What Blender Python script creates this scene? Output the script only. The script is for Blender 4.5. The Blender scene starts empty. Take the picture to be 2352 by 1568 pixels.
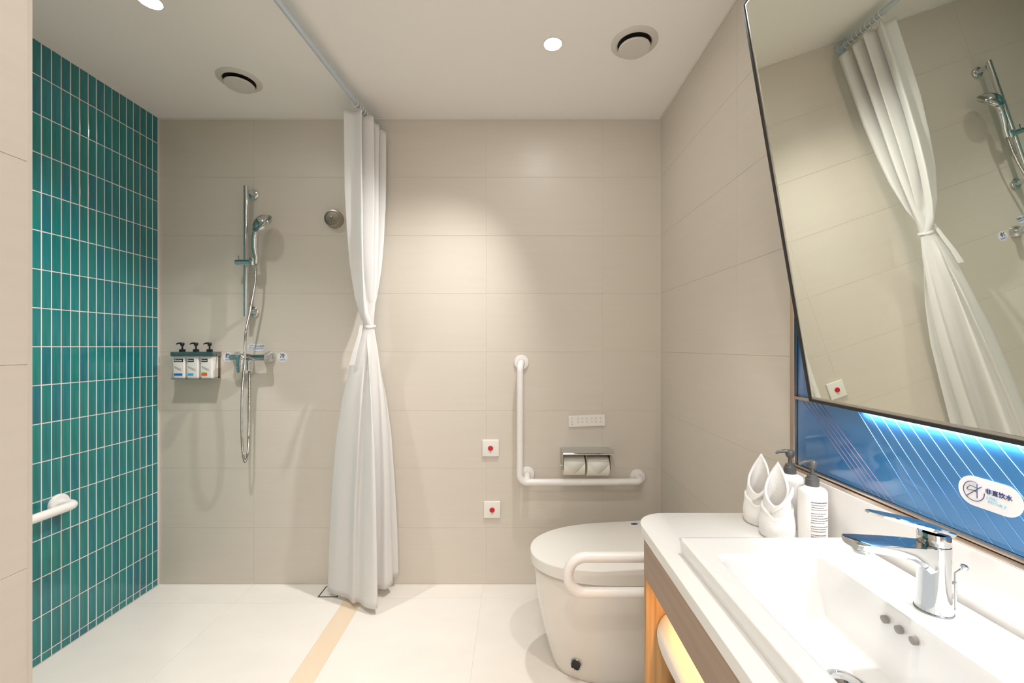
import bpy, bmesh, math, random
from mathutils import Vector, Matrix, noise
random.seed(7)
PI = math.pi
sc = bpy.context.scene
COL = sc.collection

# ------------------------------------------------------------------ camera
EYE = 1.2236                      # eye height, camera stands at the origin and looks along +Y
F, VX, VY = 970.0, 1184.0, 796.0  # focal length and vanishing point in pixels of the 2352 x 1568 frame
cam_d = bpy.data.cameras.new('camera'); cam = bpy.data.objects.new('camera', cam_d); COL.objects.link(cam)
cam.location = (0, 0, EYE); cam.rotation_euler = (PI/2, 0, 0)
cam_d.sensor_width = 36; cam_d.lens = F/2352*36
cam_d.shift_x = -(VX-1176)/2352; cam_d.shift_y = (VY-784)/2352
cam_d.clip_start = .02
sc.camera = cam
# ------------------------------------------------------------------ world, exposure
w = bpy.data.worlds.new('world'); sc.world = w; w.use_nodes = True
w.node_tree.nodes['Background'].inputs[0].default_value = (1, .93, .85, 1)
w.node_tree.nodes['Background'].inputs[1].default_value = 0.05
vs = sc.view_settings
vs.view_transform = 'Standard'; vs.look = 'None'; vs.gamma = 1; vs.use_curve_mapping = False
vs.exposure = 0.08
# ------------------------------------------------------------------ lamps (downlights of the ceiling, one of them an added fill)
CEIL = 2.4
WARM = (1.0, .985, .965)
DOWNLIGHTS = [  # x, y, watts, cone degrees, blend, aim (dx, dy) of the tilted lamp, colour, visible in frame
    (.145, 1.640, 98, 84, 1.0, (-.64, .10), WARM),
    (-1.243, 1.437, 60, 110, 1.0, (-.10, -.10), WARM),
    (.43, .66, 32, 104, .6, (-.02, -.12), WARM),
    (-.12, .70, 7, 110, .8, (-.05, .1), WARM),  # unseen wide lamp, added only to raise the fill
    (-.10, -.35, 22, 150, .6, (0, .1), (1.0, .95, .91)),
]
for i, (x, y, e, cone, bl, aim, c) in enumerate(DOWNLIGHTS):
    ld = bpy.data.lights.new('downlight_lamp', 'SPOT'); lo = bpy.data.objects.new('downlight_lamp', ld); COL.objects.link(lo)
    ld.energy = e; ld.color = c; ld.spot_size = math.radians(cone); ld.spot_blend = bl; ld.shadow_soft_size = .022
    lo.location = (x, y, CEIL-.012)
    lo.rotation_euler = Vector((aim[0], aim[1], -1)).to_track_quat('-Z', 'Y').to_euler()

# unseen soft fill added in the doorway behind the viewer, lifts the whole room
ad = bpy.data.lights.new('doorway_fill', 'AREA'); ao = bpy.data.objects.new('doorway_fill', ad); COL.objects.link(ao)
ad.shape = 'RECTANGLE'; ad.size = .80; ad.size_y = 1.9; ad.energy = 12.5; ad.color = (1, .96, .92)
ao.location = (-.16, -1.09, 1.05); ao.rotation_euler = (PI/2, 0, 0)

# ------------------------------------------------------------------ helpers
ORG = {}
def P(px, py, y):
    """point seen at pixel (px, py) at distance y from the eye"""
    return Vector(((px-VX)/F*y, y, EYE-(py-VY)/F*y))
def BM(): return bmesh.new()
def box(bm, x0, x1, y0, y1, z0, z1, bev=0, seg=2):
    r = bmesh.ops.create_cube(bm, size=1)
    vs_ = r['verts']
    for v in vs_:
        v.co = Vector(((x0+x1)/2+v.co.x*(x1-x0), (y0+y1)/2+v.co.y*(y1-y0), (z0+z1)/2+v.co.z*(z1-z0)))
    if bev:
        es = list({e for v in vs_ for e in v.link_edges})
        bmesh.ops.bevel(bm, geom=es, offset=bev, segments=seg, affect='EDGES', profile=.6)
    return bm
def frames(pts):
    T = []
    for i in range(len(pts)):
        a = pts[max(i-1, 0)]; b = pts[min(i+1, len(pts)-1)]; T.append((b-a).normalized())
    up = Vector((0, 0, 1)) if abs(T[0].z) < .9 else Vector((1, 0, 0))
    N = [(up - T[0]*up.dot(T[0])).normalized()]
    for i in range(1, len(T)):
        n = N[-1]-T[i]*N[-1].dot(T[i]); N.append(n.normalized())
    return [(t, n, t.cross(n)) for t, n in zip(T, N)]
def loft(bm, rings, cap0=True, cap1=True, closed=True):
    R = [[bm.verts.new(p) for p in r] for r in rings]
    n = len(R[0])
    for a, b in zip(R, R[1:]):
        for i in range(n if closed else n-1):
            j = (i+1) % n
            bm.faces.new((a[i], a[j], b[j], b[i]))
    if cap0: bm.faces.new(list(reversed(R[0])))
    if cap1: bm.faces.new(R[-1])
    return bm
def tube(bm, pts, r, seg=16, cap=True):
    pts = [Vector(p) for p in pts]
    fr = frames(pts); rs = r if isinstance(r, (list, tuple)) else [r]*len(pts)
    return loft(bm, [[p+(n*math.cos(k*2*PI/seg)+b*math.sin(k*2*PI/seg))*rr for k in range(seg)] for p, (t, n, b), rr in zip(pts, fr, rs)], cap, cap)
def fillet(pts, rad, n=8):
    pts = [Vector(p) for p in pts]; out = [pts[0]]
    for i in range(1, len(pts)-1):
        a, b, c = pts[i-1], pts[i], pts[i+1]
        u = (a-b).normalized(); v = (c-b).normalized()
        half = u.angle(v)/2; d = rad/math.tan(half)
        d = min(d, (a-b).length*.49, (c-b).length*.49); rr = d*math.tan(half)
        cen = b+(u+v).normalized()*(rr/math.sin(half))
        s = b+u*d-cen; e = b+v*d-cen; ang = s.angle(e)
        for k in range(n+1):
            t = k/n
            out.append(cen+(s*math.sin((1-t)*ang)+e*math.sin(t*ang))/math.sin(ang))
    out.append(pts[-1]); return out
def lathe(bm, prof, cen, axis=(0, 0, 1), seg=32, cap0=True, cap1=True, sx=1, sy=1):
    ax = Vector(axis).normalized()
    q = Vector((0, 0, 1)).rotation_difference(ax)
    cen = Vector(cen)
    return loft(bm, [[cen+q@Vector((max(r, 1e-5)*sx*math.cos(k*2*PI/seg), max(r, 1e-5)*sy*math.sin(k*2*PI/seg), z)) for k in range(seg)] for r, z in prof], cap0, cap1)
def prism(bm, out, fn):
    """extrude a closed 2-D outline; fn(u, v, side) gives the 3-D point for side 0 and 1"""
    return loft(bm, [[Vector(fn(u, v, s)) for u, v in out] for s in (0, 1)])
def rrect(w, h, r, n=6, cx=0, cy=0):
    o = []
    for (sx, sy, a0) in ((1, 1, 0), (-1, 1, PI/2), (-1, -1, PI), (1, -1, 3*PI/2)):
        for k in range(n+1):
            a = a0+k/n*PI/2
            o.append((cx+sx*(w/2-r)+r*math.cos(a), cy+sy*(h/2-r)+r*math.sin(a)))
    return o
def mesh(name, bm, ang=40, org=None):
    bmesh.ops.recalc_face_normals(bm, faces=bm.faces)
    if org is not None: bmesh.ops.translate(bm, verts=bm.verts, vec=-Vector(org))
    me = bpy.data.meshes.new(name); bm.to_mesh(me); bm.free()
    for p in me.polygons: p.use_smooth = True
    me.set_sharp_from_angle(angle=math.radians(ang))
    return me
def obj(name, bm, m, parent=None, loc=None, ang=40, label=None):
    """one mesh object, vertices given in world coordinates"""
    org = ORG[parent] if parent else Vector(loc or (0, 0, 0))
    o = bpy.data.objects.new(name, mesh(name, bm, ang, org))
    COL.objects.link(o); ORG[o] = org
    o.data.materials.append(m)
    if parent: o.parent = parent
    else: o.location = org
    if label: o['label'] = label
    return o
def thing(name, label, cat, loc, group=None):
    o = bpy.data.objects.new(name, None); COL.objects.link(o); o.location = loc; ORG[o] = Vector(loc)
    o.empty_display_size = .05
    return tag(o, label, cat, group)
def tag(o, label, cat, group=None):
    o['label'] = label; o['category'] = cat
    if group: o['group'] = group
    return o
def struct(o, label=None):
    o['kind'] = 'structure'
    if label: o['label'] = label
    return o
def solidify(o, t, off=0):
    md = o.modifiers.new('thickness', 'SOLIDIFY'); md.thickness = t; md.offset = off; return o
def text(name, s, size, m, parent, cen, ux, uz, wid=None, depth=.0006, bold=0.0):
    """lettering centred at cen; ux = reading direction, uz = up"""
    cu = bpy.data.curves.new(name, 'FONT'); cu.body = s; cu.size = size; cu.align_x = 'CENTER'; cu.align_y = 'CENTER'
    cu.extrude = depth/2; cu.resolution_u = 3; cu.offset = bold
    to = bpy.data.objects.new(name, cu); COL.objects.link(to)
    dg = bpy.context.evaluated_depsgraph_get(); dg.update()
    me = bpy.data.meshes.new_from_object(to.evaluated_get(dg))
    bpy.data.objects.remove(to)
    ux = Vector(ux).normalized(); uz = Vector(uz).normalized(); un = ux.cross(uz)
    k = 1.0
    if wid and len(me.vertices):
        xs = [v.co.x for v in me.vertices]; k = wid/(max(xs)-min(xs))
    for v in me.vertices:
        v.co = Vector(cen)-ORG[parent]+ux*v.co.x*k+uz*v.co.y*(min(k, 1.4) if wid else 1)+un*v.co.z
    o = bpy.data.objects.new(name, me); COL.objects.link(o); o.parent = parent; ORG[o] = ORG[parent]
    me.materials.clear(); me.materials.append(m)
    return o

# ------------------------------------------------------------------ materials
def mat(name, col=(.8, .8, .8), rough=.5, metal=0, spec=.5, coat=0, trans=0, sss=0, emit=None, estr=0, bump=None, vary=None, ior=None, sheen=0):
    m = bpy.data.materials.new(name); m.use_nodes = True
    nt = m.node_tree; N = nt.nodes; L = nt.links; b = N['Principled BSDF']
    b.inputs['Base Color'].default_value = (*col, 1); b.inputs['Roughness'].default_value = rough
    b.inputs['Metallic'].default_value = metal; b.inputs['Specular IOR Level'].default_value = spec
    b.inputs['Coat Weight'].default_value = coat; b.inputs['Coat Roughness'].default_value = .05
    b.inputs['Transmission Weight'].default_value = trans
    if ior: b.inputs['IOR'].default_value = ior
    if sheen: b.inputs['Sheen Weight'].default_value = sheen
    if emit: b.inputs['Emission Color'].default_value = (*emit, 1); b.inputs['Emission Strength'].default_value = estr
    tc = N.new('ShaderNodeTexCoord')
    if bump:   # scale, strength, distance
        n = N.new('ShaderNodeTexNoise'); n.inputs['Scale'].default_value = bump[0]; n.inputs['Detail'].default_value = 4
        L.new(tc.outputs['Object'], n.inputs['Vector'])
        bp = N.new('ShaderNodeBump'); bp.inputs['Strength'].default_value = bump[1]; bp.inputs['Distance'].default_value = bump[2]
        L.new(n.outputs['Fac'], bp.inputs['Height']); L.new(bp.outputs['Normal'], b.inputs['Normal'])
    if vary:   # scale vector, second colour, contrast
        mp = N.new('ShaderNodeMapping'); mp.inputs['Scale'].default_value = vary[0]; L.new(tc.outputs['Object'], mp.inputs['Vector'])
        n = N.new('ShaderNodeTexNoise'); n.inputs['Scale'].default_value = 1; n.inputs['Detail'].default_value = 6; n.inputs['Distortion'].default_value = .4
        L.new(mp.outputs['Vector'], n.inputs['Vector'])
        r = N.new('ShaderNodeMapRange'); r.inputs[1].default_value = .5-vary[2]; r.inputs[2].default_value = .5+vary[2]
        L.new(n.outputs['Fac'], r.inputs[0])
        mx = N.new('ShaderNodeMix'); mx.data_type = 'RGBA'; mx.inputs['A'].default_value = (*col, 1); mx.inputs['B'].default_value = (*vary[1], 1)
        L.new(r.outputs[0], mx.inputs['Factor']); L.new(mx.outputs['Result'], b.inputs['Base Color'])
    return m
WALLC = (.68, .62, .54)
M = {}
M['wall'] = mat('stone_tile', WALLC, .38, vary=((2.5, 2.5, 60), (.655, .595, .515), .3), bump=(260, .05, .0004))
M['joint'] = mat('tile_joint', (.63, .57, .495), .6)
M['ceiling'] = mat('ceiling_paint', (.92, .88, .83), .7, bump=(30, .03, .001))
M['floor'] = mat('floor_stone', (.84, .79, .73), .36, vary=((3, 7, 3), (.79, .74, .68), .22), bump=(14, .06, .002))
M['strip'] = mat('threshold_stone', (.78, .60, .43), .3, vary=((9, 3, 3), (.80, .66, .50), .25))
M['white_trim'] = mat('white_trim', (.82, .78, .72), .4)
M['grout'] = mat('white_grout', (.78, .70, .67), .8)
M['white_plastic'] = mat('white_plastic', (.84, .81, .76), .28)
M['nylon'] = mat('white_nylon_tube', (.88, .85, .82), .3)
M['ceramic'] = mat('white_ceramic', (.88, .87, .85), .12, coat=.6)
M['ceramic_warm'] = mat('toilet_ceramic', (.80, .76, .70), .14, coat=.6)
M['lid'] = mat('toilet_lid_plastic', (.80, .77, .72), .25)
M['counter'] = mat('white_quartz', (.86, .85, .82), .22, coat=.2)
M['splash'] = mat('white_upstand', (.82, .79, .75), .3)
M['chrome'] = mat('chrome', (.66, .68, .69), .06, metal=1)
M['steel'] = mat('brushed_steel', (.55, .53, .50), .25, metal=1, bump=(400, .05, .0003))
M['hose'] = mat('hose_steel', (.40, .375, .34), .3, metal=1)
M['dark_chrome'] = mat('dark_chrome', (.30, .33, .33), .18, metal=1)
M['nickel'] = mat('nickel', (.46, .42, .36), .25, metal=1)
M['bronze'] = mat('bronze_frame', (.55, .45, .37), .26, metal=1)
M['black_metal'] = mat('black_frame', (.022, .022, .02), .35, metal=.3)
M['black'] = mat('black_plastic', (.012, .012, .012), .25)
M['smoke'] = mat('smoked_plastic', (.10, .095, .09), .22)
M['dark'] = mat('dark_gap', (.01, .009, .008), .8)
M['mirror'] = mat('mirror_glass', (.80, .83, .76), .0, metal=1)
M['rod'] = mat('grey_rod', (.56, .63, .70), .25, metal=.2)
M['red'] = mat('red_button', (.52, .008, .012), .3)
M['navy'] = mat('navy_print', (.03, .04, .16), .5)
M['sky_print'] = mat('pale_blue_print', (.35, .62, .75), .5)
M['blue_print'] = mat('blue_print', (.02, .14, .55), .5)
M['cyan_print'] = mat('cyan_print', (.03, .42, .70), .5)
M['green_print'] = mat('green_print', (.35, .50, .05), .5)
M['orange_print'] = mat('orange_print', (.80, .09, .02), .5)
M['ink'] = mat('grey_ink', (.20, .18, .17), .6)
M['black_print'] = mat('black_print', (.01, .01, .012), .5)
M['white_print'] = mat('white_print', (.85, .85, .85), .5)
M['bottle'] = mat('white_bottle', (.84, .81, .77), .3)
M['paper'] = mat('paper', (.84, .79, .68), .9, bump=(300, .15, .0005))
M['towel'] = mat('terry_cloth', (.88, .85, .81), .95, bump=(420, .45, .003), sheen=.3)
M['sticker'] = mat('clear_sticker', (.78, .79, .80), .3)
M['white_sticker'] = mat('white_sticker', (.90, .88, .87), .35)
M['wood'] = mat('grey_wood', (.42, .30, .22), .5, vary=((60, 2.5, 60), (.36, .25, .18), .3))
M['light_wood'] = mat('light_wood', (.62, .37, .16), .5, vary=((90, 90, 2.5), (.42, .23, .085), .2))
M['lamp'] = mat('lamp_lens', (1, 1, 1), .5, emit=(1, .98, .955), estr=145)
M['led'] = mat('led_tape', (1, 1, 1), .5, emit=(.86, .94, 1), estr=6)
M['warm_led'] = mat('warm_led_tape', (1, .8, .5), .5, emit=(1, .55, .16), estr=6)
M['reflector'] = mat('lamp_reflector', (.85, .84, .82), .2, metal=.6)
M['vent'] = mat('vent_plastic', (.66, .62, .56), .45)

def curtain_mat():
    m = bpy.data.materials.new('curtain_cloth'); m.use_nodes = True
    nt = m.node_tree; N = nt.nodes; L = nt.links; b = N['Principled BSDF']; out = N['Material Output']
    b.inputs['Base Color'].default_value = (.97, .96, .95, 1); b.inputs['Roughness'].default_value = .85
    b.inputs['Specular IOR Level'].default_value = .2
    t = N.new('ShaderNodeBsdfTranslucent'); t.inputs[0].default_value = (.97, .96, .95, 1)
    mx = N.new('ShaderNodeMixShader'); mx.inputs[0].default_value = .5
    L.new(b.outputs[0], mx.inputs[1]); L.new(t.outputs[0], mx.inputs[2]); L.new(mx.outputs[0], out.inputs[0])
    return m
M['curtain'] = curtain_mat()
def teal_mat():
    m = bpy.data.materials.new('teal_glaze'); m.use_nodes = True
    nt = m.node_tree; N = nt.nodes; L = nt.links; b = N['Principled BSDF']
    oi = N.new('ShaderNodeObjectInfo'); ra = N.new('ShaderNodeValToRGB'); e = ra.color_ramp.elements
    e[0].position = 0; e[0].color = (.006, .205, .190, 1); e[1].position = 1; e[1].color = (.004, .150, .195, 1)
    x = e.new(.35); x.color = (.004, .170, .175, 1); x = e.new(.7); x.color = (.006, .195, .205, 1)
    L.new(oi.outputs['Random'], ra.inputs[0])
    tc = N.new('ShaderNodeTexCoord'); mp = N.new('ShaderNodeMapping'); mp.inputs['Scale'].default_value = (1, 90, 5)
    ad_ = N.new('ShaderNodeVectorMath'); ad_.operation = 'ADD'
    L.new(tc.outputs['Object'], mp.inputs[0]); L.new(mp.outputs[0], ad_.inputs[0]); L.new(oi.outputs['Location'], ad_.inputs[1])
    n = N.new('ShaderNodeTexNoise'); n.inputs['Scale'].default_value = 1; L.new(ad_.outputs[0], n.inputs['Vector'])
    mr = N.new('ShaderNodeMapRange'); mr.inputs[1].default_value = .3; mr.inputs[2].default_value = .7; mr.inputs[3].default_value = .8; mr.inputs[4].default_value = 1.25
    L.new(n.outputs['Fac'], mr.inputs[0])
    vm = N.new('ShaderNodeVectorMath'); vm.operation = 'SCALE'; L.new(ra.outputs[0], vm.inputs[0]); L.new(mr.outputs[0], vm.inputs['Scale'])
    L.new(vm.outputs[0], b.inputs['Base Color'])
    b.inputs['Roughness'].default_value = .16; b.inputs['Coat Weight'].default_value = .5; b.inputs['Coat Roughness'].default_value = .08
    n2 = N.new('ShaderNodeTexNoise'); n2.inputs['Scale'].default_value = 22; L.new(tc.outputs['Object'], n2.inputs['Vector'])
    bp = N.new('ShaderNodeBump'); bp.inputs['Strength'].default_value = .12; bp.inputs['Distance'].default_value = .003
    L.new(n2.outputs['Fac'], bp.inputs['Height']); L.new(bp.outputs['Normal'], b.inputs['Normal'])
    return m
M['teal'] = teal_mat()
def blue_mat():
    m = mat('blue_glass', (.035, .22, .52), .34, spec=.3, coat=1.0)
    nt = m.node_tree; N = nt.nodes; L = nt.links; b = N['Principled BSDF']
    tc = N.new('ShaderNodeTexCoord'); n = N.new('ShaderNodeTexNoise'); n.inputs['Scale'].default_value = 3
    L.new(tc.outputs['Object'], n.inputs['Vector'])
    ra = N.new('ShaderNodeValToRGB'); ra.color_ramp.elements[0].position = .3; ra.color_ramp.elements[0].color = (.020, .17, .45, 1)
    ra.color_ramp.elements[1].position = .7; ra.color_ramp.elements[1].color = (.036, .25, .58, 1)
    L.new(n.outputs['Fac'], ra.inputs[0]); L.new(ra.outputs[0], b.inputs['Base Color'])
    return m
M['blue_glass'] = blue_mat()
M['line_white'] = mat('white_line_print', (.17, .40, .70), .5)
M['line_orange'] = mat('copper_line_print', (.36, .23, .30), .5)

# ------------------------------------------------------------------ room shell
XL, XR, YB, YF = -1.8366, .7476, 2.178, -1.0
XN, YN = -.727, .633             # near left wall: face and end
ROWS = [0, .290, .5975, .894, 1.197, 1.499, 1.796, 2.097, 2.4]
G = .00045                         # half joint
def tiles(parent, name, cells, fn, m, bev=.0003):
    """cells (u0,u1,v0,v1); fn(u, v, d) -> point, d = depth behind the face"""
    for (u0, u1, v0, v1) in cells:
        bm = BM(); g = G if m != 'teal' else .0018
        a = [(u0+g, v0+g), (u1-g, v0+g), (u1-g, v1-g), (u0+g, v1-g)]
        b_ = [(u0+g+bev, v0+g+bev), (u1-g-bev, v0+g+bev), (u1-g-bev, v1-g-bev), (u0+g+bev, v1-g-bev)]
        loft(bm, [[Vector(fn(u, v, .003)) for u, v in a], [Vector(fn(u, v, bev)) for u, v in a], [Vector(fn(u, v, 0)) for u, v in b_]])
        c = Vector(fn((u0+u1)/2, (v0+v1)/2, 0))
        o = obj(name, bm, M[m], parent, ang=20)
        # local origin at the tile itself so that colour noise differs from tile to tile
        d = c-ORG[parent]
        for v in o.data.vertices: v.co -= d
        o.location = d
def grid(us, vs_): return [(min(a, b), max(a, b), c, d) for a, b in zip(us, us[1:]) for c, d in zip(vs_, vs_[1:])]
J = .0010
# floor
fl = struct(obj('floor', box(BM(), XL-.1, XR+.1, YF-.1, YB+.1, -.1, -.0010), M['joint']))
ffn = lambda u, v, d: (u, v, -d)
tiles(fl, 'tile', grid([-.737, -.166, .43, XR], [YF, -.343, .257, .857, 1.457, 2.057, YB]), ffn, 'floor')
tiles(fl, 'tile', grid([-1.345, -.827], [YN, .815, 1.415, 2.015]), ffn, 'floor')
tiles(fl, 'tile', grid([XL, -1.345], [YN, .815, 1.415, 2.015, YB]), ffn, 'floor')
DX0, DX1, DY0, DY1 = -.968, -.872, 2.064, 2.158
tiles(fl, 'tile', [(-1.345, DX0, 2.015, YB), (DX0, DX1, 2.015, DY0), (DX1, -.827, 2.015, YB), (DX0, DX1, DY1, YB)], ffn, 'floor')
tiles(fl, 'threshold_strip', [(-.827, -.737, .3, 1.13), (-.827, -.737, 1.13, YB), (-.827, -.737, -.4, .3)], ffn, 'strip')
# ceiling
struct(obj('ceiling', box(BM(), XL-.1, XR+.1, YF-.1, YB+.1, CEIL, CEIL+.1), M['ceiling']))
# walls
wb = struct(obj('wall_back', box(BM(), XL-.1, XR+.1, YB+J, YB+.1, 0, CEIL), M['joint']))
tiles(wb, 'tile', grid([XL, -1.35, -.75, -.15, .449, XR], ROWS), lambda u, v, d: (u, YB+d, v), 'wall')
wr = struct(obj('wall_right', box(BM(), XR+J, XR+.1, YF-.1, YB, 0, CEIL), M['joint']))
tiles(wr, 'tile', grid([YB, 1.425, .825, .225, -.375, YF], ROWS), lambda u, v, d: (XR+d, u, v), 'wall')
wn = struct(obj('wall_near_left', box(BM(), XN-.08, XN-J, YF-.1, YN-.002, 0, CEIL), M['joint']))
tiles(wn, 'tile', grid([YN, .033, -.567, YF], ROWS), lambda u, v, d: (XN-d, u, v), 'wall')
struct(obj('wall_shower_front', box(BM(), XL-.1, XN-.081, YN-.1, YN-.002, 0, CEIL), M['wall']))
wf = BM(); box(wf, XN-.1, -.62, YF-.1, YF, 0, CEIL); box(wf, .30, XR+.1, YF-.1, YF, 0, CEIL); box(wf, -.62, .30, YF-.1, YF, 2.1, CEIL)
struct(obj('wall_front', wf, M['wall']))
df = BM(); box(df, -.62, -.58, YF-.08, YF+.012, 0, 2.1, .003); box(df, .26, .30, YF-.08, YF+.012, 0, 2.1, .003); box(df, -.58, .26, YF-.08, YF+.012, 2.06, 2.1, .003)
struct(obj('trim_1', df, M['wood']), 'wooden frame of the doorway behind the viewer')
# teal tiled wall
wl = struct(obj('wall_left', box(BM(), XL-.1, XL-.0012, YN-.1, YB+.004, 0, CEIL), M['grout']))
PIT = .03581
ys = [YB-.0085]; ys.append(ys[0]-.0312)
while len(ys) < 17: ys.append(ys[-1]-PIT)
zr = [0]; z = EYE-(1327-796)/445.4
zr.append(z)
while zr[-1]+.149 < CEIL-.06: zr.append(zr[-1]+.14905)
zr.append(CEIL)
TW, THK = PIT-.0036, .0045
# shared tile meshes: one per height class
def teal_mesh(wd, hg):
    bm = BM(); b2 = .0010
    a = [(-wd/2, -hg/2), (wd/2, -hg/2), (wd/2, hg/2), (-wd/2, hg/2)]
    c = [(u*(1-2*b2/wd), v*(1-2*b2/hg)) for u, v in a]
    loft(bm, [[Vector((-THK, u, v)) for u, v in a], [Vector((-b2*.8, u, v)) for u, v in a], [Vector((0, u, v)) for u, v in c]], cap0=False)
    me = mesh('tile', bm, 20); me.materials.append(M['teal']); return me
cache = {}
rnd = random.Random(3)
for j in range(len(zr)-1):
    for i in range(16):
        wd = round(ys[i]-ys[i+1]-.0036, 5); hg = round(zr[j+1]-zr[j]-.0036, 4)
        if (wd, hg) not in cache: cache[(wd, hg)] = teal_mesh(wd, hg)
        o = bpy.data.objects.new('tile', cache[(wd, hg)]); COL.objects.link(o); o.parent = wl
        o.location = (XL+rnd.uniform(-.0006, 0), (ys[i]+ys[i+1])/2, (zr[j]+zr[j+1])/2)
        o.rotation_euler = (0, rnd.uniform(-.002, .002), rnd.uniform(-.012, .012))
bm = BM(); y = ys[16]
while y > YN+PIT:
    for j in range(len(zr)-1):
        box(bm, XL-THK, XL, y-PIT+.0018, y-.0018, zr[j]+.0018, zr[j+1]-.0018)
    y -= PIT
tf = obj('tile_field', bm, M['teal'], wl); tf['kind'] = 'stuff'
tm = BM(); box(tm, XL-.004, XL+.0015, YB-.0085, YB-.001, 0, CEIL); struct(obj('trim_2', tm, M['grout']), 'pale corner joint beside the teal tiles')
tm = BM(); box(tm, XR-.0022, XR-.0005, YB-.0042, YB-.0005, 0, CEIL); struct(obj('trim_3', tm, M['white_trim']), 'thin pale bead in the right rear corner')
tm = BM(); box(tm, XN-.001, XN+.0012, YN-.004, YN+.0015, 0, CEIL); box(tm, XN-.08, XN-.001, YN-.003, YN+.0015, 0, CEIL)
struct(obj('trim_4', tm, M['joint']), 'corner bead of the near left wall')
tm = BM(); box(tm, XL, XR, YB-.006, YB-.0005, CEIL-.006, CEIL-.0005); box(tm, XR-.006, XR-.0005, YF, YB-.006, CEIL-.006, CEIL-.0005)
struct(obj('trim_5', tm, M['white_trim']), 'slim pale bead where walls meet the ceiling')

# ------------------------------------------------------------------ floor drain
dr = thing('floor_drain', 'small square stone-topped drain with a black slot around it, beside the curtain hem', 'drain', ((DX0+DX1)/2, (DY0+DY1)/2, 0))
bm = BM(); box(bm, DX0, DX1, DY0, DY1, -.0009, -.0004); obj('slot', bm, M['dark'], dr)
bm = BM(); box(bm, DX0+.006, DX1-.006, DY0+.007, DY1-.004, -.0003, .0003); obj('cover', bm, M['floor'], dr)

# ------------------------------------------------------------------ ceiling fittings
def downlight(x, y, label):
    t = thing('downlight', label, 'downlight', (x, y, CEIL), 'recessed ceiling downlights')
    bm = BM(); lathe(bm, [(.0375, 0), (.0385, -.0022), (.034, -.0035), (.0335, -.001)], (x, y, CEIL), seg=36, cap0=False, cap1=False)
    obj('trim_ring', bm, M['white_plastic'], t)
    bm = BM(); lathe(bm, [(.0335, -.0012), (.0335, -.0004)], (x, y, CEIL), seg=36); obj('lens', bm, M['lamp'], t)
downlight(DOWNLIGHTS[0][0], DOWNLIGHTS[0][1], 'glowing round downlight left of the air valve over the toilet')
downlight(DOWNLIGHTS[1][0], DOWNLIGHTS[1][1], 'glowing round downlight over the shower at the top edge')
downlight(DOWNLIGHTS[2][0], DOWNLIGHTS[2][1], 'round downlight above the wash basin')
downlight(DOWNLIGHTS[3][0], DOWNLIGHTS[3][1], 'round fill downlight added out of view over the middle of the room, before the vanity')  # fitting made up for the added fill lamp
downlight(DOWNLIGHTS[4][0], DOWNLIGHTS[4][1], 'round downlight above the entrance')
def vent(x, y, label):
    t = thing('air_valve', label, 'vent', (x, y, CEIL), 'round ceiling air valves')
    bm = BM(); lathe(bm, [(.0885, 0), (.0885, -.002), (.082, -.007), (.067, -.0085), (.0635, -.005), (.0635, -.0005)], (x, y, CEIL), seg=48, cap0=False, cap1=False); obj('flange', bm, M['vent'], t)
    bm = BM(); lathe(bm, [(.0635, -.0012), (.0635, -.0004)], (x, y, CEIL), seg=48); obj('throat', bm, M['dark'], t)
    bm = BM(); lathe(bm, [(.010, -.0013), (.010, -.016), (.050, -.017), (.0585, -.019), (.060, -.023), (.057, -.027), (.030, -.030), (.0001, -.031)], (x, y, CEIL), seg=48); obj('disc', bm, M['vent'], t)
vent(.460, 1.635, 'round white air valve in the ceiling right of the downlight')
vent(-1.219, 1.865, 'round white air valve in the shower ceiling')

# ------------------------------------------------------------------ curtain rod and curtain
RH = EYE+1.130
def rodx(y): return -.733+(y-2.01)*.066
rod = thing('curtain_rod', 'pale grey tube rail fixed under the ceiling, holding the shower curtain', 'curtain rod', (rodx(YB), YB, RH))
bm = BM(); tube(bm, [(rodx(-.95), -.95, RH), (rodx(.6), .6, RH), (rodx(YB-.004), YB-.004, RH)], .0125, 20); obj('tube', bm, M['rod'], rod)
bm = BM(); lathe(bm, [(.028, 0), (.028, .006), (.016, .010)], (rodx(YB), YB-.0005, RH), (0, -1, 0), 28); obj('wall_flange', bm, M['rod'], rod)
bm = BM(); tube(bm, [(rodx(.2), .2, RH+.01), (rodx(.2), .2, CEIL-.0005)], .006, 12); obj('hanger', bm, M['rod'], rod)
cur = thing('shower_curtain', 'white cloth shower curtain gathered and tied at its waist beside the shower', 'curtain', (-.71, 2.05, 0))
def lerp(a, b, t): return a+(b-a)*t
def interp(tab, x):
    if x <= tab[0][0]: return tab[0][1]
    for (a, va), (b, vb) in zip(tab, tab[1:]):
        if x <= b: return va+(vb-va)*(x-a)/(b-a)
    return tab[-1][1]
def poly(pts, s):
    L_ = [0]
    for a, b in zip(pts, pts[1:]): L_.append(L_[-1]+math.dist(a, b))
    d = s*L_[-1]
    for k in range(len(pts)-1):
        if d <= L_[k+1] or k == len(pts)-2:
            t = (d-L_[k])/(L_[k+1]-L_[k]); return (lerp(pts[k][0], pts[k+1][0], t), lerp(pts[k][1], pts[k+1][1], t))
def smooth_poly(pts, s, e=.022):
    xs = [poly(pts, min(1, max(0, s+k*e/2))) for k in (-2, -1, 0, 1, 2)]
    wts = (.1, .22, .36, .22, .1)
    return (sum(a[0]*q for a, q in zip(xs, wts)), sum(a[1]*q for a, q in zip(xs, wts)))
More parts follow.
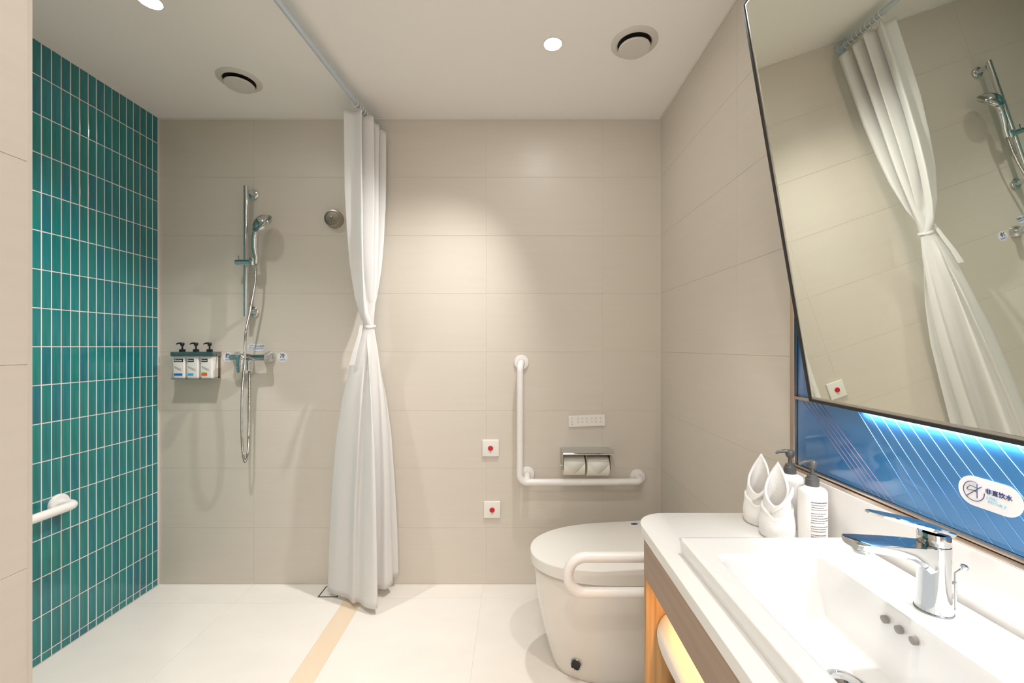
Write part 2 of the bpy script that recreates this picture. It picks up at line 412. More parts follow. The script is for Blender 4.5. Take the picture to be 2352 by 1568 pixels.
TOPC = [(-.795, 1.945), (-.745, 1.955), (-.700, 1.925), (-.735, 1.99), (-.775, 2.0), (-.700, 1.985), (-.66, 1.99), (-.72, 2.035), (-.765, 2.05),
        (-.69, 2.035), (-.655, 2.045), (-.70, 2.08), (-.74, 2.10), (-.68, 2.09), (-.640, 2.10), (-.655, 2.13), (-.69, 2.145)]
BOTC = [(-.930, 2.085), (-.87, 2.045), (-.80, 2.02), (-.755, 1.965), (-.745, 1.995), (-.70, 1.945), (-.632, 1.915), (-.628, 1.93), (-.66, 1.995), (-.70, 2.06), (-.66, 2.075), (-.63, 2.05),
        (-.605, 2.10), (-.64, 2.135), (-.60, 2.15), (-.588, 2.155), (-.62, 2.165)]
KC = P(848, 750, 2.06); KZ = KC.z
def knotc(s):
    a = s*2*PI*2.2
    return (KC.x+.027*math.cos(a+2.6)*(1-.25*s), KC.y+.026*math.sin(a+2.6)*(1-.25*s))
WT = [(0, 0), (.06, .28), (.14, .50), (.29, .73), (.45, .87), (.62, .96), (1, 1)]
WB = [(0, 0), (.04, .17), (.09, .32), (.17, .46), (.26, .60), (.43, .78), (.60, .88), (.78, .95), (1, 1)]
ZT, ZB = EYE+1.095, .022
def cloth_pt(s, t):
    """t: 0 hem .. 1 top"""
    top = smooth_poly(TOPC, s); bot = smooth_poly(BOTC, s, .03); kn = knotc(s)
    zt = ZT-.018*abs(math.sin(s*8*PI))*.5-.02*s
    if t >= .5:
        u = (t-.5)*2; u = u**1.35; k = interp(WT, u); z_ = lerp(KZ, zt, u)
        x, y = lerp(kn[0], top[0], k), lerp(kn[1], top[1], k)
    else:
        u = 1-t*2; u = u**1.35; k = interp(WB, u); zb = ZB+.036*s*s
        z_ = lerp(KZ, zb, u); x, y = lerp(kn[0], bot[0], k), lerp(kn[1], bot[1], k)
    wv = .004*noise.noise(Vector((s*9, z_*2.2, 1)))*min(1, k*2)
    return Vector((x+wv, y+wv*1.5, z_))
NS, NT = 280, 120
bm = BM(); g = [[bm.verts.new(cloth_pt(i/NS, j/NT)) for i in range(NS+1)] for j in range(NT+1)]
for j in range(NT):
    for i in range(NS): bm.faces.new((g[j][i], g[j][i+1], g[j+1][i+1], g[j+1][i]))
co = obj('cloth', bm, M['curtain'], cur, ang=180); solidify(co, .0012)
# tie band and its hanging tail
bm = BM(); rings = []
for k in range(33):
    a = k/32*2*PI
    cc = Vector((KC.x+.0285*math.cos(a), KC.y+.0280*math.sin(a), KZ+.003*math.sin(a*2+1)))
    rr = Vector((math.cos(a), math.sin(a), 0))
    rings.append([cc+rr*.0022*math.cos(b)+Vector((0, 0, 1))*(.0065+.0015*math.sin(a*3))*math.sin(b) for b in [q*PI/4 for q in range(8)]])
loft(bm, rings, False, False); obj('tie_band', bm, M['curtain'], cur)
bm = BM(); tp = [P(832, 735, 2.035), P(826, 770, 2.02), P(816, 805, 2.015), P(808, 838, 2.015)]
wv = [.006, .009, .011, .013]
rings = [[p+Vector((a*w_, b*.002, a*w_*.15)) for a, b in ((-1, -1), (1, -1), (1, 1), (-1, 1))] for p, w_ in zip(tp, wv)]
loft(bm, rings); obj('tie_tail', bm, M['curtain'], cur)
for k in range(9):
    y = 1.945+k*.024; x = rodx(y); bm = BM()
    pts = [(x+.0155*math.cos(a), y+.003*math.sin(a), RH-.0065+.0205*math.sin(a)) for a in [q*2*PI/20 for q in range(21)]]
    tube(bm, pts, .0017, 6, False); obj('ring', bm, M['white_plastic'], cur)

# ------------------------------------------------------------------ shower rail, hand shower, hose
RX, RY = -1.354, 2.122
rl = thing('shower_rail', 'upright chrome slide rail on the shower wall with two round wall mounts', 'shower rail', (RX, YB, EYE-.156))
z1, z0 = EYE+(796-427)/F*RY, EYE+(796-727)/F*RY
bm = BM(); tube(bm, [(RX, RY, z0), (RX, RY, z1)], .0112, 20); obj('rail_tube', bm, M['chrome'], rl)
for zz in (EYE+(796-447)/445.4, EYE+(796-716)/445.4):
    bm = BM(); lathe(bm, [(.0265, 0), (.0265, .010), (.022, .014), (.012, .0155), (.010, .050)], (-1.346, YB, zz), (0, -1, 0), 28)
    wm = obj('wall_mount', bm, M['chrome'], rl)
hz = EYE+(796-602)/F*2.105
bm = BM(); tube(bm, [(RX-.042, RY-.012, hz), (RX-.040, RY-.012, hz), (RX+.040, RY-.022, hz), (RX+.046, RY-.022, hz)], [.011, .0145, .0135, .0135], 20)
box(bm, RX-.016, RX+.016, RY-.022, RY+.016, hz-.014, hz+.014, .004); cl = obj('slider', bm, M['chrome'], rl)
bm = BM(); tube(bm, [(RX-.028, RY-.012, hz+.012), (RX-.030, RY-.012, hz+.034)], [.0024, .003], 8); obj('lock_pin', bm, M['chrome'], cl)
bm = BM(); hx = RX+.046
lathe(bm, [(.014, -.018), (.0165, -.010), (.0175, .016), (.0165, .018)], (hx, RY-.02, hz), (.03, 0, 1), 20); obj('holder_cup', bm, M['chrome'], rl)
hs = thing('hand_shower', 'chrome hand shower with a round head held by the slide rail', 'shower head', (hx, RY-.02, hz))
def hp(px, py, y): return P(px, py, y)
pts = [hp(588, 606, 2.100), hp(588, 590, 2.100), hp(585, 570, 2.098), hp(585, 548, 2.094), hp(588, 530, 2.088), hp(594, 517, 2.08), hp(600, 508, 2.08)]
bm = BM(); tube(bm, pts, [.011, .0125, .0145, .0145, .0140, .0165, .022], 20); obj('handle', bm, M['chrome'], hs)
hc = hp(600, 511, 2.082); ax = Vector((.46, .64, -.62)).normalized()
bm = BM(); lathe(bm, [(.0001, -.030), (.020, -.028), (.040, -.019), (.052, -.004), (.0555, .008), (.054, .014), (.049, .017)], hc, ax, 36); hd = obj('head', bm, M['chrome'], hs)
bm = BM(); lathe(bm, [(.048, .0165), (.047, .020), (.0001, .021)], hc, ax, 36); obj('spray_face', bm, M['steel'], hd)
bm = BM(); lathe(bm, [(.0530, -.004), (.0558, .000), (.0568, .006), (.0562, .009)], hc, ax, 36, False, False); obj('edge_ring', bm, M['dark_chrome'], hd)

MX, MZ = -1.345, EYE-(820-796)/445.4
def hose_mesh(pts, r):
    pts = [Vector(p) for p in pts]
    # dense catmull-rom then ribbed radius
    out = []
    for i in range(len(pts)-1):
        p0, p1, p2, p3 = pts[max(i-1, 0)], pts[i], pts[i+1], pts[min(i+2, len(pts)-1)]
        n = max(4, int((p2-p1).length/.0022))
        for k in range(n):
            t = k/n
            out.append(.5*((2*p1)+(-p0+p2)*t+(2*p0-5*p1+4*p2-p3)*t*t+(-p0+3*p1-3*p2+p3)*t**3))
    out.append(pts[-1])
    return tube(BM(), out, [r*(1 if k % 2 else .80) for k in range(len(out))], 10)
hb = hose_mesh([P(588, 606, 2.100), P(586, 650, 2.10), P(577, 700, 2.10), P(566, 755, 2.097), P(563.2, 785, 2.087), P(562.6, 812, 2.0835), P(561.5, 838, 2.0835), P(558.5, 862, 2.084), P(556, 900, 2.086), P(555, 950, 2.088), P(555.5, 1005, 2.092),
                P(558, 1042, 2.10), P(563, 1060, 2.11), P(569, 1040, 2.115), P(571, 1000, 2.12), P(572, 920, 2.118), P(572.5, 852, 2.112)], .0056)
tag(obj('shower_hose', hb, M['hose'], None, P(563, 1060, 2.11)), 'ribbed steel shower hose hanging in a long loop below the mixer', 'hose')

# ------------------------------------------------------------------ shower mixer
mx_ = thing('shower_mixer', 'chrome wall shower mixer with a lever and two round rosettes', 'tap', (MX, YB, MZ))
for sx in (-1, 1):
    bm = BM(); lathe(bm, [(.031, 0), (.0305, .006), (.026, .018), (.018, .026), (.016, .040)], (MX+sx*.079, YB, MZ), (0, -1, 0), 32); obj('rosette', bm, M['chrome'], mx_)
    bm = BM(); lathe(bm, [(.0155, .030), (.0165, .036), (.0165, .056), (.013, .060)], (MX+sx*.079, YB, MZ), (0, -1, 0), 24); obj('union_nut', bm, M['chrome'], mx_)
bm = BM(); tube(bm, [(MX-.080, 2.115, MZ), (MX-.074, 2.115, MZ), (MX-.04, 2.112, MZ), (MX, 2.11, MZ), (MX+.04, 2.112, MZ), (MX+.094, 2.115, MZ), (MX+.1, 2.115, MZ)], [.010, .0165, .0155, .021, .0155, .0165, .010], 24); obj('body', bm, M['chrome'], mx_)
bm = BM(); lathe(bm, [(.0145, 0), (.0145, .012), (.0140, .030), (.010, .036)], (MX-.002, 2.105, MZ+.004), (0, -1, 0), 28); obj('cartridge_cap', bm, M['chrome'], mx_)
bm = BM(); rings = []
for q, (zz, w_, d0, d1) in enumerate(((.020, .012, 2.070, 2.064), (.012, .020, 2.078, 2.052), (-.004, .0215, 2.074, 2.048), (-.030, .0185, 2.066, 2.046), (-.055, .016, 2.060, 2.046), (-.072, .011, 2.056, 2.048))):
    rings.append([(MX+.004*q/5+w_*math.cos(a), (d0+d1)/2+(d0-d1)/2*math.sin(a), MZ+zz) for a in [k*2*PI/20 for k in range(20)]])
loft(bm, [[Vector(p) for p in r] for r in rings]); obj('lever', bm, M['chrome'], mx_)
bm = BM(); lathe(bm, [(.011, 0), (.013, -.018), (.011, -.022), (.011, -.048), (.009, -.052)], (MX+.012, 2.112, MZ-.012), (0, 0, 1), 20); obj('hose_outlet', bm, M['chrome'], mx_)

# wall stickers
def capsule(bm, fn, w_, h_, th, n=12):
    return prism(bm, rrect(w_, h_, min(w_, h_)/2-1e-4, n), lambda u, v, s: fn(u, v, th if s else 0))
def wall_sticker(px, py, rad, big, small, label):
    c = Vector(((px-VX)/445.4, YB, EYE-(py-796)/445.4))
    t = thing('sticker', label, 'sticker', c)
    bm = BM(); lathe(bm, [(rad, 0), (rad, .0006)], c, (0, -1, 0), 28); obj('backing', bm, M['sticker'], t)
    text('lettering', big, .026, M['navy'], t, c+Vector((0, -.001, .006)), (1, 0, 0), (0, 0, 1), bold=.0004)
    text('lettering', small, .011, M['blue_print'], t, c+Vector((0, -.001, -.013)), (1, 0, 0), (0, 0, 1))
wall_sticker(523.5, 820, .025, '热', 'HOT', 'round clear sticker with hot-water mark left of the shower mixer')
wall_sticker(649, 820, .026, '冷', 'COLD', 'round clear sticker with cold-water mark right of the shower mixer')
c = Vector(((588-VX)/445.4, YB, EYE-(798-796)/445.4))
t = thing('sticker', 'pill-shaped clear sticker above the shower mixer', 'sticker', c)
bm = BM(); capsule(bm, lambda u, v, d: (c.x+u, c.y-d, c.z+v), .086, .038, .0006); obj('backing', bm, M['sticker'], t)
text('lettering', '小心烫伤', .0125, M['navy'], t, c+Vector((.018, -.001, .006)), (1, 0, 0), (0, 0, 1))
text('lettering', 'CAUTION', .009, M['blue_print'], t, c+Vector((.018, -.001, -.006)), (1, 0, 0), (0, 0, 1))
bm = BM(); tube(bm, [c+Vector((-.022+.013*math.cos(a), -.001, .013*math.sin(a))) for a in [q*1.75*PI/22+.9 for q in range(23)]], .0008, 6)
tube(bm, [c+Vector((-.030, -.001, -.006)), c+Vector((-.024, -.001, .006)), c+Vector((-.019, -.001, -.006)), c+Vector((-.013, -.001, .004))], .0008, 6)
obj('pictogram', bm, M['navy'], t)

# ------------------------------------------------------------------ retractable line on the wall
c = Vector(((770-VX)/445.4, YB, EYE-(505-796)/445.4))
t = thing('clothes_line_reel', 'round nickel wall reel between the hand shower and the curtain', 'reel', c)
bm = BM(); lathe(bm, [(.046, 0), (.046, .006), (.043, .014), (.0435, .030), (.041, .036), (.036, .037), (.034, .033)], c, (0, -1, 0), 40); obj('housing', bm, M['nickel'], t)
bm = BM(); lathe(bm, [(.034, .031), (.033, .034), (.0001, .035)], c, (0, -1, 0), 40); obj('face_plate', bm, M['nickel'], t)
bm = BM(); lathe(bm, [(.006, .034), (.0065, .040), (.004, .046), (.0001, .047)], c+Vector((-.002, 0, .002)), (0, -1, 0), 20); obj('pull_knob', bm, M['nickel'], t)

# ------------------------------------------------------------------ amenity rack with three bottles
AY0 = 2.085
def ax_(px, y=2.10): return (px-VX)/F*y
rk = thing('bottle_rack', 'small steel wall rack holding three pump bottles beside the teal tiles', 'rack', (-1.655, YB, EYE-.163))
RYF = 2.112
zt_, zb_ = EYE-(812.5-796)/F*RYF, EYE-(869-796)/F*RYF
X0, X1 = -1.726, -1.516
bm = BM(); box(bm, X0, X1, RYF, RYF+.0035, zt_-.0125, zt_+.0105, .001); box(bm, X1-.0035, X1, RYF+.0035, YB, zt_-.0125, zt_+.0105, .001); box(bm, X0, X0+.0035, RYF+.0035, YB, zt_-.0125, zt_+.0105, .001)
obj('front_band', bm, M['dark_chrome'], rk)
bm = BM(); box(bm, X0, X1, RYF, YB, zb_-.004, zb_, .001); obj('base_plate', bm, M['steel'], rk)
bm = BM(); box(bm, X0+.0037, X1-.0037, YB-.004, YB-.0005, zb_, zt_+.0105, .001); obj('back_plate', bm, M['nickel'], rk)
def pump(bm, x, y, z, s=1.0, nz=(-1, 0)):
    n = Vector((nz[0], nz[1], 0)).normalized()
    tube(bm, [(x, y, z), (x, y, z+.030*s)], .0048*s, 12)
    lathe(bm, [(.008*s, .024*s), (.011*s, .030*s), (.012*s, .040*s), (.009*s, .0445*s)], (x, y, z), (0, 0, 1), 18)
    a = Vector((x, y, z+.0405*s)); pts = [a, a+n*.016*s+Vector((0, 0, .001)), a+n*.030*s+Vector((0, 0, -.001*s)), a+n*.038*s+Vector((0, 0, -.006*s))]
    tube(bm, pts, [.0058*s, .0052*s, .0042*s, .0030*s], 10)
    return bm
BW, BD = .060, .050
labels = [('white pump bottle with a deep blue stripe, left in the wall rack', 'blue_print'),
          ('white pump bottle with a light blue stripe, middle of the wall rack', 'cyan_print'),
          ('white pump bottle with an orange and green stripe, right in the wall rack', 'orange_print')]
for k, (lab, pr) in enumerate(labels):
    x = (-1.691, -1.6215, -1.5525)[k]; y = 2.1435; zz = zb_
    hb_ = zt_-.002-zb_
    t = thing('pump_bottle', lab, 'bottle', (x, y, zz), 'pump bottles in the shower rack')
    bm = BM(); loft(bm, [[Vector((x+u*a, y+v*a, zz+h_)) for u, v in rrect(BW, BD, .007, 5)] for a, h_ in ((.90, .0005), (.98, .004), (1, .010), (1, hb_-.012), (.95, hb_-.003), (.70, hb_+.003), (.34, hb_+.006), (.33, hb_+.012))])
    obj('bottle_body', bm, M['bottle'], t)
    bm = BM(); lathe(bm, [(.0125, hb_+.0125), (.0135, hb_+.014), (.0135, hb_+.024), (.006, hb_+.027)], (x, y, zz), (0, 0, 1), 20); pump(bm, x, y, zz+hb_+.022, .82); obj('pump', bm, M['black'], t)
    fy = y-BD/2-.0006
    bm = BM(); box(bm, x-.0225, x+(.024 if k == 0 else .008), fy, fy+.0006, zz+.082, zz+.099); lb = obj('brand_band', bm, M['black_print'], t)
    text('lettering', 'Human', .013, M['white_print'], lb, (x-(.001 if k == 0 else .009), fy-.0006, zz+.0905), (1, 0, 0), (0, 0, 1), wid=.040 if k == 0 else .028)
    bm = BM(); box(bm, x-.0225, x+(.020 if k == 0 else .006), fy, fy+.0006, zz+.014, zz+.025); obj('colour_stripe', bm, M[pr], t)
    if k == 2:
        bm = BM(); box(bm, x-.0225, x+.004, fy, fy+.0006, zz+.026, zz+.031); obj('colour_stripe', bm, M['green_print'], t)
    bm = BM()
    for q in range(2): tube(bm, [(x-.020, fy, zz+.062-q*.006), (x-.004, fy, zz+.053-q*.006), (x+.016, fy, zz+.046-q*.007)], .0006, 6)
    obj('curved_line_print', bm, M['ink'], t)

# ------------------------------------------------------------------ emergency buttons
def call_button(px, py, label):
    c = Vector(((px-VX)/445.4, YB, EYE-(py-796)/445.4))
    t = thing('emergency_button', label, 'button', c, 'red call buttons on the back wall')
    bm = BM(); box(bm, c.x-.043, c.x+.043, YB-.010, YB, c.z-.043, c.z+.043, .0035, 3); obj('plate', bm, M['white_plastic'], t)
    bm = BM(); lathe(bm, [(.0125, .010), (.0125, .0135), (.011, .015), (.0001, .0155)], c, (0, -1, 0), 28); obj('button', bm, M['red'], t)
    bm = BM(); lathe(bm, [(.0145, .0098), (.0145, .0112), (.0127, .0115)], c, (0, -1, 0), 28, False, False); obj('button_ring', bm, mat('pale_red_ring', (.80, .45, .42), .4), t)
    bm = BM(); box(bm, c.x-.0012, c.x+.0012, YB-.0106, YB-.0098, c.z-.024, c.z-.017); obj('keyhole', bm, M['red'], t)
call_button(1127, 1028, 'white square plate with a red call button, the upper of two')
call_button(1130.5, 1169, 'white square plate with a red call button, the lower of two')

# ------------------------------------------------------------------ L-shaped grab bar
def flange(parent, c, axis, r=.0385):
    bm = BM(); lathe(bm, [(r, 0), (r, .008), (r-.003, .0125), (r-.012, .014), (.0205, .0142)], c, axis, 36); fo = obj('flange', bm, M['nylon'], parent)
    bm = BM(); lathe(bm, [(.0198, .0140), (.0205, .0165), (.0172, .017)], c, axis, 28, False, False); obj('collar', bm, M['nylon'], fo)
BY = 2.106
gb = thing('grab_bar', 'white L-shaped grab bar on the wall behind the toilet', 'grab bar', (.03, YB, EYE-.67))
vt = EYE-(832-796)/445.4; hh = EYE-.676; xv = .0225; xr = .6287
pts = fillet([(xv+.008, YB-.012, vt), (xv, BY, vt-.012), (xv, BY, hh), (xr, BY, hh+.003), (xr, YB-.012, hh+.006)], .038, 8)
bm = BM(); tube(bm, pts, .0166, 24); obj('bar', bm, M['nylon'], gb)
for c_ in ((xv+.008, YB, vt+.0), (xr, YB, hh+.006)): flange(gb, c_, (0, -1, 0))
flange(gb, (.060, YB, hh+.020), (0, -1, 0))
bm = BM(); tube(bm, [(.060, YB-.012, hh+.020), (.058, BY+.01, hh+.012), (.054, BY, hh+.004)], .0160, 20); obj('elbow_bracket', bm, M['nylon'], gb)
for (a, b_, n, vert) in ((EYE-.475, EYE-.21, 26, True), (.24, .52, 22, False)):
    bm = BM()
    for k in range(n):
        q = a+(b_-a)*k/(n-1)
        if vert: lathe(bm, [(.0167, -.002), (.0172, 0), (.0167, .002)], (xv, BY, q), (0, 0, 1), 24, False, False)
        else: lathe(bm, [(.0167, -.0025), (.0173, 0), (.0167, .0025)], (q, BY, hh+.0015), (1, 0, 0), 24, False, False)
    obj('ribbed_grip', bm, M['nylon'], gb)
# grab bar on the teal wall
lz = EYE-.630; fy = 1.695
gl = thing('grab_bar', 'white grab bar on the teal tiled wall of the shower', 'grab bar', (XL, fy, lz))
pts = fillet([(XL+.012, fy, lz), (XL+.075, fy, lz), (XL+.075, .95, lz), (XL+.012, .95, lz)], .036, 8)
bm = BM(); tube(bm, pts, .0170, 24); obj('bar', bm, M['nylon'], gl)
flange(gl, (XL, fy, lz), (1, 0, 0)); flange(gl, (XL, .95, lz), (1, 0, 0))
# fold-down rail beside the toilet
uy = 1.30; ua, ub = EYE-.647, EYE-.757
gu = thing('support_rail', 'white U-shaped support rail beside the toilet, half hidden by the vanity', 'grab bar', (XR, uy, ub))
pts = fillet([(XR-.012, uy, ua), (.162, uy, ua), (.162, uy, ub), (XR-.012, uy, ub)], .054, 12)
bm = BM(); tube(bm, pts, .0158, 24); obj('bar', bm, M['nylon'], gu)
bm = BM(); box(bm, XR-.014, XR, uy-.05, uy+.05, ub-.05, ua+.05, .01); obj('wall_plate', bm, M['nylon'], gu)

# ------------------------------------------------------------------ toilet remote
c = Vector((.365, YB, EYE-.378))
t = thing('toilet_remote', 'flat white remote panel with rows of grey buttons above the paper holder', 'remote control', c)
def rot(u, v, a=.035): return (u*math.cos(a)-v*math.sin(a), u*math.sin(a)+v*math.cos(a))
bm = BM(); prism(bm, rrect(.186, .057, .004, 3), lambda u, v, s: (c.x+rot(u, v)[0], YB-(.018 if s else 0), c.z+rot(u, v)[1])); obj('casing', bm, M['white_plastic'], t)
n = 0
for u in (-.076, -.045, -.022, .0, .026, .047, .070):
    for v in ((.013, -.003, -.017) if u == -.076 else (.011, -.006)):
        q = rot(u, v); bm = BM(); lathe(bm, [(.0045, .018), (.004, .0195)], (c.x+q[0], YB, c.z+q[1]), (0, -1, 0), 12); obj('key', bm, M['vent'], t)

# ------------------------------------------------------------------ paper holder and rolls
sz = EYE-.518; SX0, SX1 = .232, .482
t = thing('paper_holder', 'polished steel double toilet-paper holder with a shelf on top', 'toilet paper holder', (.357, YB, sz))
bm = BM(); box(bm, SX0, SX1, 2.062, YB, sz-.003, sz, .0008); box(bm, SX0, SX1, 2.060, 2.064, sz-.010, sz, .001); obj('shelf', bm, M['chrome'], t)
for x in (SX0, SX1-.016, .3465):
    bm = BM(); box(bm, x, x+.003, 2.075, YB, sz-.090, sz-.003, .001); obj('side_plate', bm, M['nickel'], t)
bm = BM(); tube(bm, [(SX0-.004, 2.118, sz-.076), (SX1-.006, 2.118, sz-.076)], .006, 14); obj('spindle', bm, M['chrome'], t)
for x in (SX0-.006, SX1-.008):
    bm = BM(); lathe(bm, [(.009, 0), (.010, .003), (.009, .006)], (x, 2.118, sz-.076), (1, 0, 0), 16); obj('end_cap', bm, M['chrome'], t)
for (x0, x1, lab, dz) in ((.238, .343, 'left roll of toilet paper with its end folded to a point', 0), (.353, .463, 'right roll of toilet paper with its end folded to a point', -.003)):
    cz = sz-.076+dz; r = .0475
    q = thing('toilet_roll', lab, 'toilet paper', ((x0+x1)/2, 2.118, cz), 'toilet rolls in the steel holder')
    bm = BM(); seg = 40
    rings = []
    for (xx, rr) in ((x0, .0195), (x0, r-.001), (x0+.001, r), (x1-.001, r), (x1, r-.001), (x1, .0195), (x0, .0195)):
        rings.append([Vector((xx, 2.118+rr*math.cos(a), cz+rr*math.sin(a))) for a in [k*2*PI/seg for k in range(seg)]])
    loft(bm, rings, False, False); obj('paper', bm, M['paper'], q)
    bm = BM(); rows_ = []
    for k in range(9):   # folded sheet lying on the front of the roll, pointed at its end
        f_ = k/8; a = PI-.75+f_*1.35; w_ = (x1-x0)/2*(1-max(0, (f_-.2))/.8*.96); rr = r+.0012
        cx = (x0+x1)/2
        rows_.append([Vector((cx-w_, 2.118+rr*math.cos(a), cz+rr*math.sin(a))), Vector((cx+w_, 2.118+rr*math.cos(a), cz+rr*math.sin(a)))])
    vsr = [[bm.verts.new(p) for p in r_] for r_ in rows_]
    for a, b_ in zip(vsr, vsr[1:]): bm.faces.new((a[0], a[1], b_[1], b_[0]))
    sh = obj('folded_end', bm, mat('paper_tip', (.90, .88, .82), .9), q, ang=180); solidify(sh, .0008)

# ------------------------------------------------------------------ toilet
TY = 1.640; TB = XR-.012
def dshape(x_tip, hw, x_back=TB, n=40, front=.36, hwb=None):
    """outline seen from above: rounded nose at x_tip, straight sides to x_back"""
    hwb = hw if hwb is None else hwb; o = []
    k = n//2
    for i in range(k+1):
        a = PI/2+PI*i/k
        ca, sa = math.cos(a), math.sin(a)
        x = x_tip+front+front*math.copysign(abs(ca)**.92, ca); y = hw*math.copysign(abs(sa)**.92, sa)
        o.append((x, TY+y))
    o.append((x_tip+front+(x_back-x_tip-front)*.5, TY-(hw+hwb)/2)); o.append((x_back, TY-hwb)); o.append((x_back, TY+hwb)); o.append((x_tip+front+(x_back-x_tip-front)*.5, TY+(hw+hwb)/2))
    return o
t = thing('toilet', 'white one-piece toilet with its lid closed behind the vanity', 'toilet', (.45, TY, 0))
bm = BM(); prof = [(0, .158, .118), (.004, .150, .124), (.03, .142, .129), (.10, .121, .140), (.20, .096, .155), (.30, .080, .170), (.380, .073, .181), (.390, .076, .179), (.393, .082, .174), (.3932, .105, .150), (.402, .105, .150)]
loft(bm, [[Vector((x, y, z_)) for x, y in dshape(xt, hw, front=.30)] for z_, xt, hw in prof]); obj('bowl', bm, M['ceramic_warm'], t, ang=50)
def tilt(x, z_): return z_+(x-.05)*.058
bm = BM(); prof = [(.4022, .072, .182), (.4025, .0600, .1915), (.4035, .0590, .1935), (.4040, .0585, .194)]
loft(bm, [[Vector((x, y, z_)) for x, y in dshape(xt, hw, front=.30)] for z_, xt, hw in prof]+[[Vector((x, y, tilt(x, .438))) for x, y in dshape(.057, .195, front=.30)],
     [Vector((x, y, tilt(x, .4412))) for x, y in dshape(.0585, .1935, front=.30)], [Vector((x, y, tilt(x, .4425))) for x, y in dshape(.062, .190, front=.30)]]); ld_ = obj('lid', bm, M['lid'], t, ang=24)
lx, ly = P(1457, 1201, 1.80).x, 1.800
bm = BM(); lathe(bm, [(.016, 0), (.0158, .0008)], (lx-.0, ly, tilt(lx, .4425)-.0005), (-.055, 0, 1), 24, sy=.6); obj('mark', bm, M['navy'], ld_)
bm = BM(); bp_ = Vector((.2205, 1.532, .075))
nrm = Vector((-.38, -.90, .06)).normalized()
lathe(bm, [(.0205, -.012), (.021, .008), (.0185, .0105), (.0165, .009)], bp_, nrm, 28, False, False); kb = obj('knob_ring', bm, M['chrome'], t)
bm = BM(); lathe(bm, [(.0166, -.008), (.0164, .0085), (.012, .0098), (.0001, .0100)], bp_, nrm, 28); obj('side_knob', bm, M['black'], t)

# ------------------------------------------------------------------ vanity cabinet
CZ = EYE-.449; CX = .317; CYF = 1.143; CYN = -.55     # counter top height, front edge, far end, near end
TH = .0267
cb = thing('vanity_cabinet', 'grey-brown wooden vanity unit open at the front under the white worktop', 'cabinet', (.53, .4, 0))
bm = BM(); box(bm, CX+.0015, CX+.0200, CYN, 1.048, EYE-.567, CZ-TH, .0008); obj('apron', bm, M['wood'], cb)
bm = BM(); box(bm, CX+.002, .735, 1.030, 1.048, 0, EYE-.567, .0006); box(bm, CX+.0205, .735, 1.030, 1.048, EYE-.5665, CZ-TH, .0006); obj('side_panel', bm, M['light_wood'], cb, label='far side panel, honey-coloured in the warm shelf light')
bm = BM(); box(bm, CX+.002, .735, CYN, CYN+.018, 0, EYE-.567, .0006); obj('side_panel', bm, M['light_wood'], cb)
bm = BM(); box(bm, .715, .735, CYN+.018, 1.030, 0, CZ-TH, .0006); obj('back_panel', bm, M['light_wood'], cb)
SHZ = .335
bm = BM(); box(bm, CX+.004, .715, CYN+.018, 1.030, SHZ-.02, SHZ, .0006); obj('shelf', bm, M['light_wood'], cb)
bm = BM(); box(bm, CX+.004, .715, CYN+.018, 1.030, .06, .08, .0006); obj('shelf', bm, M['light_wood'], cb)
bm = BM(); box(bm, CX+.026, CX+.036, CYN+.03, .967, EYE-.560, EYE-.552); obj('led_strip', bm, M['warm_led'], cb)
al = bpy.data.lights.new('shelf_light', 'AREA'); alo = bpy.data.objects.new('shelf_light', al); COL.objects.link(alo)
al.shape = 'RECTANGLE'; al.size = .010; al.size_y = 1.43; al.energy = 2.1; al.color = (1, .50, .13)
alo.location = (CX+.031, .250, EYE-.563)

# worktop
out = []
r = .082
xb = XR-.0225
for k in range(13):
    a = PI-PI/2*k/12
    out.append((CX+r+r*math.cos(a), CYF-r+r*math.sin(a)))
out += [(XR-.001, CYF), (XR-.001, CYN), (CX, CYN)]
def slab(outer, hole, z0, z1, bev):
    bm = BM(); n = len(outer)
    cx, cy = .53, .3
    ins = lambda d: [(x+d*(1 if x < cx else -1), y+d*(1 if y < cy else -1)) for x, y in outer]
    L_ = [[bm.verts.new((x, y, z_)) for x, y in ins(d)] for d, z_ in ((bev, z0), (0, z0+bev), (0, z1-bev), (bev*.3, z1-bev*.3), (bev, z1))]
    H_ = [[bm.verts.new((x, y, z_)) for x, y in hole] for z_ in (z0, z1)]
    for a, b_ in zip(L_, L_[1:]):
        for k in range(n): bm.faces.new((a[k], a[(k+1) % n], b_[(k+1) % n], b_[k]))
    m_ = len(hole)
    for k in range(m_): bm.faces.new((H_[0][k], H_[0][(k+1) % m_], H_[1][(k+1) % m_], H_[1][k]))
    for lo, ho in ((L_[0], H_[0]), (L_[-1], H_[1])):
        es = [bm.edges.get((lp[k], lp[(k+1) % len(lp)])) for lp in (lo, ho) for k in range(len(lp))]
        bmesh.ops.triangle_fill(bm, use_beauty=True, use_dissolve=False, edges=es)
    return bm
tag(obj('worktop', slab(out, [(.375, .43), (.625, .43), (.625, .87), (.375, .87)], CZ-TH, CZ, .002), M['counter'], None, (.53, .3, CZ), ang=30), 'white stone vanity worktop with a rounded far corner', 'worktop')
ZS = EYE-.322
bm = BM(); box(bm, XR-.0225, XR-.0008, CYN, 1.135, CZ+.0002, ZS, .0015)
tag(obj('upstand', bm, M['splash'], None, (XR-.01, .3, CZ)), 'white upstand at the rear of the worktop under the blue glass', 'backsplash')

